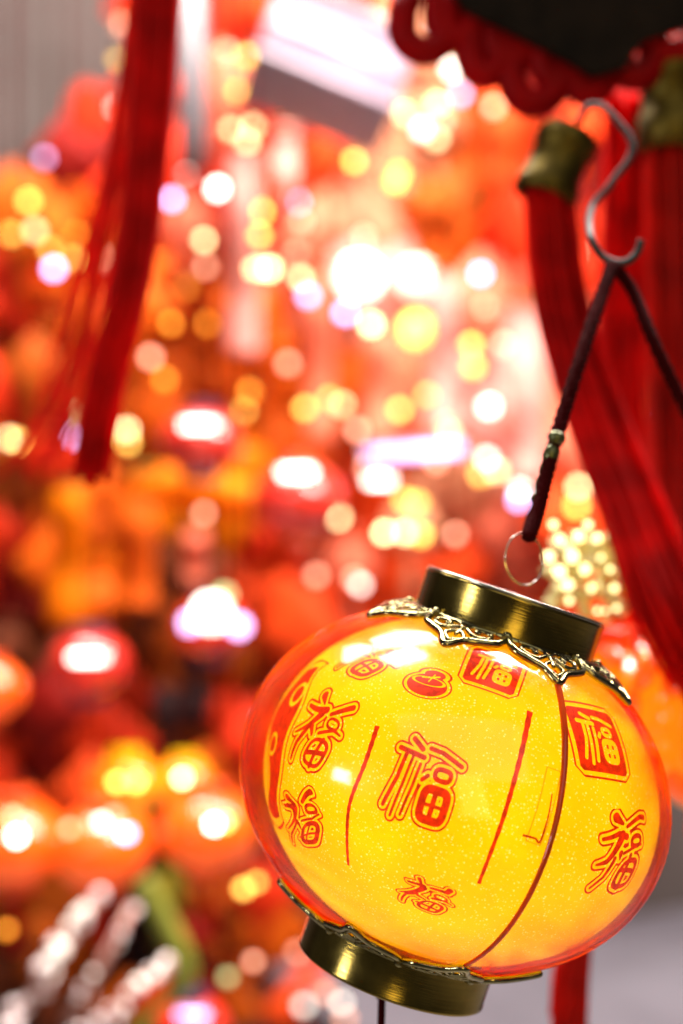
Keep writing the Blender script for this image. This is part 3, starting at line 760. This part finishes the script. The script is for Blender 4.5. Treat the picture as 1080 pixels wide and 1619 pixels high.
globe_lamp(568, 438, 32, 2.1, 'w', 5, 'big white globe lamp in the middle of the stall')
globe_lamp(660, 440, 28, 2.15, 'w', 2.0, 'soft white globe lamp above the tall yellow lamp')
globe_lamp(658, 520, 22, 2.1, 'y', 6.5, 'tall yellow lamp globe below the soft white globe')
globe_lamp(335, 968, 26, 1.7, 'w', 7, 'white lamp globe crowning the red lantern')
globe_lamp(300, 985, 12, 1.68, 'l', 6, 'lavender lamp beside the white lamp globe')
globe_lamp(378, 990, 13, 1.68, 'l', 7, 'lavender lamp on the far side of the white lamp globe')
globe_lamp(355, 940, 10, 1.69, 'g', 5, 'pale green lamp above the white lamp globe')
def glow_bar(px, py, wpx, D, k, s, label, tilt=0, hpx=5):  # some of these glowing bars are added for reflections on the red lanterns
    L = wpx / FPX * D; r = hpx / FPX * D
    t = root('glow_bar', P(px, py, D), label, 'lamp', None, (0, R(tilt), 0))
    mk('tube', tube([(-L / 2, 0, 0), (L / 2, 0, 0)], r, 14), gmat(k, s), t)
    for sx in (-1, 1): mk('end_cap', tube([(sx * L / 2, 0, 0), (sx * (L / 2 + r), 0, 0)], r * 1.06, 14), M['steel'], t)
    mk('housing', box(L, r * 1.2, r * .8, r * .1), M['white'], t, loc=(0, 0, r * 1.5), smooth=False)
glow_bar(315, 672, 52, 1.60, 'w', 9, 'short white highlight bar in front of the red lantern with navy caps')
glow_bar(140, 1040, 52, 1.60, 'w', 9, 'short white highlight bar above the row of orange lanterns')
glow_bar(470, 747, 48, 1.75, 'w', 11, 'short white highlight bar over the plain red lantern')
glow_bar(600, 760, 38, 1.8, 'w', 8, 'stub white tube lamp beside the cream bulbs')
glow_bar(655, 715, 150, 1.95, 'l', 2.6, 'long lavender tube lamp across the salmon charms', tilt=-4, hpx=8)
glow_bar(305, 1605, 44, 1.45, 'l', 5, 'small lavender tube lamp low beside the silver sprays')
# upright signboard strip left of the pink streamer
sl = root('signboard_strip', P(302, 90, 1.9), 'pale grey upright signboard strip beside the long crimson tassel', 'signboard')
mk('board', box(36 / FPX * 1.9, .03, 330 / FPX * 1.9, .01), plain('frosted_strip', (.22, .22, .24), .4), sl)
mk('backing', box(46 / FPX * 1.9, .02, 345 / FPX * 1.9, .005), M['wire'], sl, loc=(0, .028, 0), smooth=False)
# tilted white light box near the top
lbx = root('light_box', P(520, 108, 1.7), 'tilted white and pink light box at the top of the stall', 'light box')
lbx.rotation_euler = (R(-25), R(20), R(8))
lbm = glow('pink_white_light_box', (1.0, .70, .82), .5); lbm.node_tree.nodes['Principled BSDF'].inputs['Base Color'].default_value = (.16, .10, .14, 1)
mk('case', box(.17, .09, .10, .02), lbm, lbx)
mk('frame', box(.178, .094, .012, .003), M['white'], lbx, loc=(0, 0, -.056))
mk('lid', box(.178, .094, .012, .003), M['white'], lbx, loc=(0, 0, .056))

# ------------------------------------------------------------------ hanging charms and streamers of the stall
COLS = {'red': (.85, .045, .008), 'deep red': (.30, .010, .006), 'orange': (.90, .15, .008), 'bright orange': (1.0, .22, .0), 'amber': (1.0, .42, .01), 'salmon': (1.0, .22, .12),
        'pink': (1.0, .38, .32), 'peach': (1.0, .42, .22), 'brown': (.16, .035, .012), 'rust': (.55, .10, .008), 'scarlet': (1.0, .085, .012), 'olive': (.20, .15, .01), 'black': (.03, .012, .012)}
CM = {k: plain(k.replace(' ', '_') + '_charm_cloth', c, .55, spec=.12, var=.3, scale=25, transl=.25) for k, c in COLS.items()}
diamond = []
def diamond_mesh():
    n = 9; V = []; F = []
    for sgn in (-1, 1):
        for j in range(n):
            for i in range(n):
                u, v = i / (n - 1) * 2 - 1, j / (n - 1) * 2 - 1
                d = .28 * max(0, (1 - u * u) * (1 - v * v)) ** .35 * (1 + .25 * math.cos(u * 9) * math.cos(v * 9))
                V.append(((u - v) * .5, sgn * d, (u + v) * .5))
    for s in range(2):
        for j in range(n - 1):
            for i in range(n - 1):
                a = s * n * n + j * n + i; q = (a, a + 1, a + n + 1, a + n); F.append(q if s == 0 else q[::-1])
    return V, F
DIA = diamond_mesh()
CT = merge(*[tube([(x * .5, y * .5, 0), (x, y, -.6), (x * 1.2, y * 1.2, -1.3)], .035, 5) for x, y in [(.13 * math.cos(i * 2.4) * math.sqrt(i / 18), .13 * math.sin(i * 2.4) * math.sqrt(i / 18)) for i in range(18)]])
POUCH = lathe([(.001, -.62), (.3, -.6), (.5, -.4), (.55, -.1), (.42, .2), (.24, .34), (.20, .40), (.30, .52), (.34, .6), (.001, .56)], 20)
FISH_ = merge(ball(.42, 16, 12, 1.7), tube([(0, 0, -.6), (.0, 0, -.8), (.18, 0, -1.15)], [.12, .10, .24], 8), tube([(0, 0, -.6), (.0, 0, -.8), (-.18, 0, -1.15)], [.12, .10, .24], 8))
kinds = [('knot_charm', 'knot', 'diamond knot charm', DIA), ('pouch_charm', 'pouch', 'gathered pouch charm', POUCH), ('fish_charm', 'charm', 'padded fish shaped charm', FISH_)]
def charm(px, py, wpx, D, col, kd, rz=0):
    nm, cat, txt, vf = kinds[kd]; s = wpx / FPX * D
    t = root(nm, P(px, py, D), f'{col} {txt} near {where(px, py)}', cat, f'{col} {nm.replace("_", " ")}s in the stall', (0, 0, rz))
    child('body', nm + '_body', vf, CM[col], t, scale=s)
    if kd < 2: child('tassel', nm + '_tassel', CT, CM[col], t, (0, 0, -.5 * s), scale=s * .8)
    child('cord', 'charm_cord', tube([(0, 0, 0), (0, 0, 1)], .0005, 5), M['cord'], t, (0, 0, .5 * s), scale=(1, 1, .6))
ANC = [(120,240,'deep red'),(180,210,'red'),(60,340,'orange'),(60,460,'red'),(60,560,'rust'),(120,600,'orange'),(20,620,'red'),(300,470,'orange'),(430,260,'red'),(500,300,'scarlet'),(560,340,'salmon'),(620,240,'peach'),(540,260,'scarlet'),
 (740,320,'rust'),(700,400,'orange'),(760,260,'rust'),(830,220,'scarlet'),(800,290,'red'),(640,420,'pink'),(500,470,'salmon'),(700,480,'salmon'),(800,500,'salmon'),(820,600,'pink'),(700,600,'salmon'),(610,580,'peach'),(560,620,'orange'),(450,530,'orange'),(330,580,'orange'),(370,660,'orange'),  # pink, peach and salmon colours here carry the bright haze
 (220,620,'orange'),(100,690,'red'),(160,740,'orange'),(270,775,'bright orange'),(360,785,'bright orange'),(30,880,'deep red'),(40,840,'red'),(60,960,'deep red'),(20,790,'rust'),(110,870,'orange'),(220,840,'bright orange'),(170,800,'orange'),(285,890,'brown'),(330,860,'red'),(400,880,'scarlet'),(440,840,'red'),
 (460,790,'orange'),(540,800,'scarlet'),(700,800,'peach'),(780,840,'salmon'),(640,900,'scarlet'),(740,900,'scarlet'),(490,900,'salmon'),(440,960,'scarlet'),(560,960,'scarlet'),(50,1010,'brown'),(250,1040,'rust'),(190,1130,'red'),(280,1090,'black'),(340,1070,'rust'),(380,1130,'red'),(60,1180,'deep red'),(100,1220,'scarlet'),(20,1220,'red'),
 (390,1230,'orange'),(260,1380,'olive'),(240,1470,'black'),(350,1450,'deep red'),(300,1400,'rust'),(390,1560,'orange'),(450,1490,'orange'),(440,1420,'red'),(60,1430,'rust'),(150,1540,'rust'),(330,1540,'red'),(500,1540,'scarlet'),(90,1600,'brown'),(240,1160,'rust'),(350,380,'salmon'),(330,120,'salmon'),(350,20,'red'),(560,20,'red'),(420,20,'scarlet'),(640,60,'peach'),(900,100,'deep red'),(1000,100,'deep red'),(900,300,'deep red'),(1000,300,'deep red'),(1060,500,'red'),(1060,380,'deep red'),(960,400,'red'),(960,500,'salmon'),(1000,650,'scarlet'),(900,650,'salmon'),(900,800,'scarlet'),(1020,800,'scarlet'),(1000,950,'scarlet'),(900,950,'scarlet'),(1000,1060,'orange')]
rnd = random.Random(21)
def near(x, y): return min(ANC, key=lambda a: (a[0] - x) ** 2 + (a[1] - y) ** 2)
cnt = {}
yy = 20; row = 0
while yy < 1640:
    xx = -20 + (34 if row % 2 else 0)
    while xx < 1100:
        x = xx + rnd.uniform(-16, 16); y = yy + rnd.uniform(-14, 14)
        a = near(x, y); dist = math.hypot(a[0] - x, a[1] - y)
        bare = (x < 215 and y < 190) or (x < 90 and y < 290) or (x > 560 and y > 1520) or (x > 600 and y > 1050) or (x > 860 and y > 1100) or (400 < x < 640 and 30 < y < 190) or (240 < x < 340 and y < 250)
        hid = (440 < x and 1020 < y < 1480)
        if not bare and not hid:
            kd = rnd.choice([0, 0, 1, 2]); key = (a[2], kd); 
            charm(x, y, rnd.uniform(58, 84), rnd.uniform(2.15, 2.75), a[2], kd, rnd.uniform(-.6, .6))
        xx += 60
    yy += 58; row += 1
# long cloth streamers
def streamer(px, y0, y1, wpx, D, col, label, tilt=0):
    c = P(px, y0, D); L = (y1 - y0) / FPX * D; W = wpx / FPX * D; n = 24; V = []; F = []
    for j in range(n + 1):
        z = -L * j / n; wv = .008 * math.sin(j * .35 + px); tw = .2 * math.sin(j * .2 + px)
        for sx, sy in ((-.5, -1), (.5, -1), (.5, 1), (-.5, 1)):
            x = sx * W * math.cos(tw); V.append((x + tilt * z, sx * W * math.sin(tw) + wv + sy * .0012, z))
    for j in range(n):
        for i in range(4): F.append((j * 4 + i, j * 4 + (i + 1) % 4, j * 4 + 4 + (i + 1) % 4, j * 4 + 4 + i))
    F.append((3, 2, 1, 0)); F.append((n * 4, n * 4 + 1, n * 4 + 2, n * 4 + 3))
    t = root('cloth_streamer', c, label, 'streamer')
    mk('cloth', (V, F), CM[col], t); mk('rod', tube([(-W * .6, 0, .004), (W * .6, 0, .004)], .004, 8), M['goldcap'], t)
streamer(385, 235, 560, 52, 1.95, 'pink', 'broad pink cloth streamer beside the white glint bulb')
streamer(452, 200, 330, 34, 2.0, 'pink', 'narrow pink streamer under the light box')
streamer(505, 420, 700, 44, 2.05, 'salmon', 'salmon streamer left of the big white globe lamp')
streamer(600, 520, 700, 50, 2.05, 'salmon', 'salmon streamer under the big white globe lamp')
streamer(700, 430, 690, 46, 2.05, 'pink', 'pale pink streamer beside the tall yellow lamp')
streamer(830, 480, 760, 60, 2.0, 'pink', 'pale pink streamer against the crimson tassels')
streamer(110, 770, 985, 56, 1.9, 'bright orange', 'narrow bright orange streamer beside the dark red corner')
streamer(215, 745, 960, 62, 1.88, 'orange', 'wide deep orange streamer beside the narrower bright orange one')
streamer(310, 830, 920, 36, 1.85, 'salmon', 'short salmon streamer above the white lamp globe')
# orange cross bar
ob = root('paper_garland', P(300, 780, 1.9), 'fat orange paper garland across the stall', 'garland')
mk('roll', tube(catmull([P(215, 775, 1.9) - P(300, 780, 1.9), P(300, 765, 1.9) - P(300, 780, 1.9), P(400, 790, 1.9) - P(300, 780, 1.9), P(500, 775, 1.9) - P(300, 780, 1.9)], 10), .026, 14), CM['bright orange'], ob)

# ------------------------------------------------------------------ silver sprays and green stem, lower left
def spray(a, b, n, D, rpx, label, seed):
    r_ = random.Random(seed); A_ = P(a[0], a[1], D); B2 = P(b[0], b[1], D - .03)
    t = root('silver_spray', B2, label, 'spray')
    mk('stalk', tube([Vector((0, 0, 0)), (A_ - B2) * .5 + Vector((.004, 0, .004)), A_ - B2], .004, 8), M['stalk'], t)
    for i in range(n):
        f = i / (n - 1); p = (A_ - B2) * f
        child('bead', 'silver_bead', ball(1, 14, 10), gmat('w', .8) if (i % 3 == 1 and f > .35) else M['silver'], t, p + Vector((r_.uniform(-1, 1) * .006, r_.uniform(-.01, .01), r_.uniform(-1, 1) * .006)), scale=rpx / FPX * D * r_.uniform(.75, 1.15))  # some upper beads glow to paint in the white glints
spray((148, 1425), (5, 1640), 30, 1.25, 11, 'thick silver beaded spray leaning up from the corner', 1)
spray((212, 1430), (105, 1620), 16, 1.28, 6, 'thin pinkish silver spray between two thicker ones', 2)
spray((272, 1520), (120, 1650), 24, 1.22, 9, 'low silver beaded spray beside the green stem', 3)
gs = root('green_stem', P(225, 1640, 1.5), 'curved olive green stem behind the silver sprays', 'stem')
o_ = P(225, 1640, 1.5)
mk('stalk', tube([p - o_ for p in catmull([P(222, 1640, 1.5), P(285, 1560, 1.5), P(285, 1510, 1.5), P(250, 1440, 1.5), P(225, 1395, 1.5)], 8)], .013, 10), M['leafgreen'], gs)
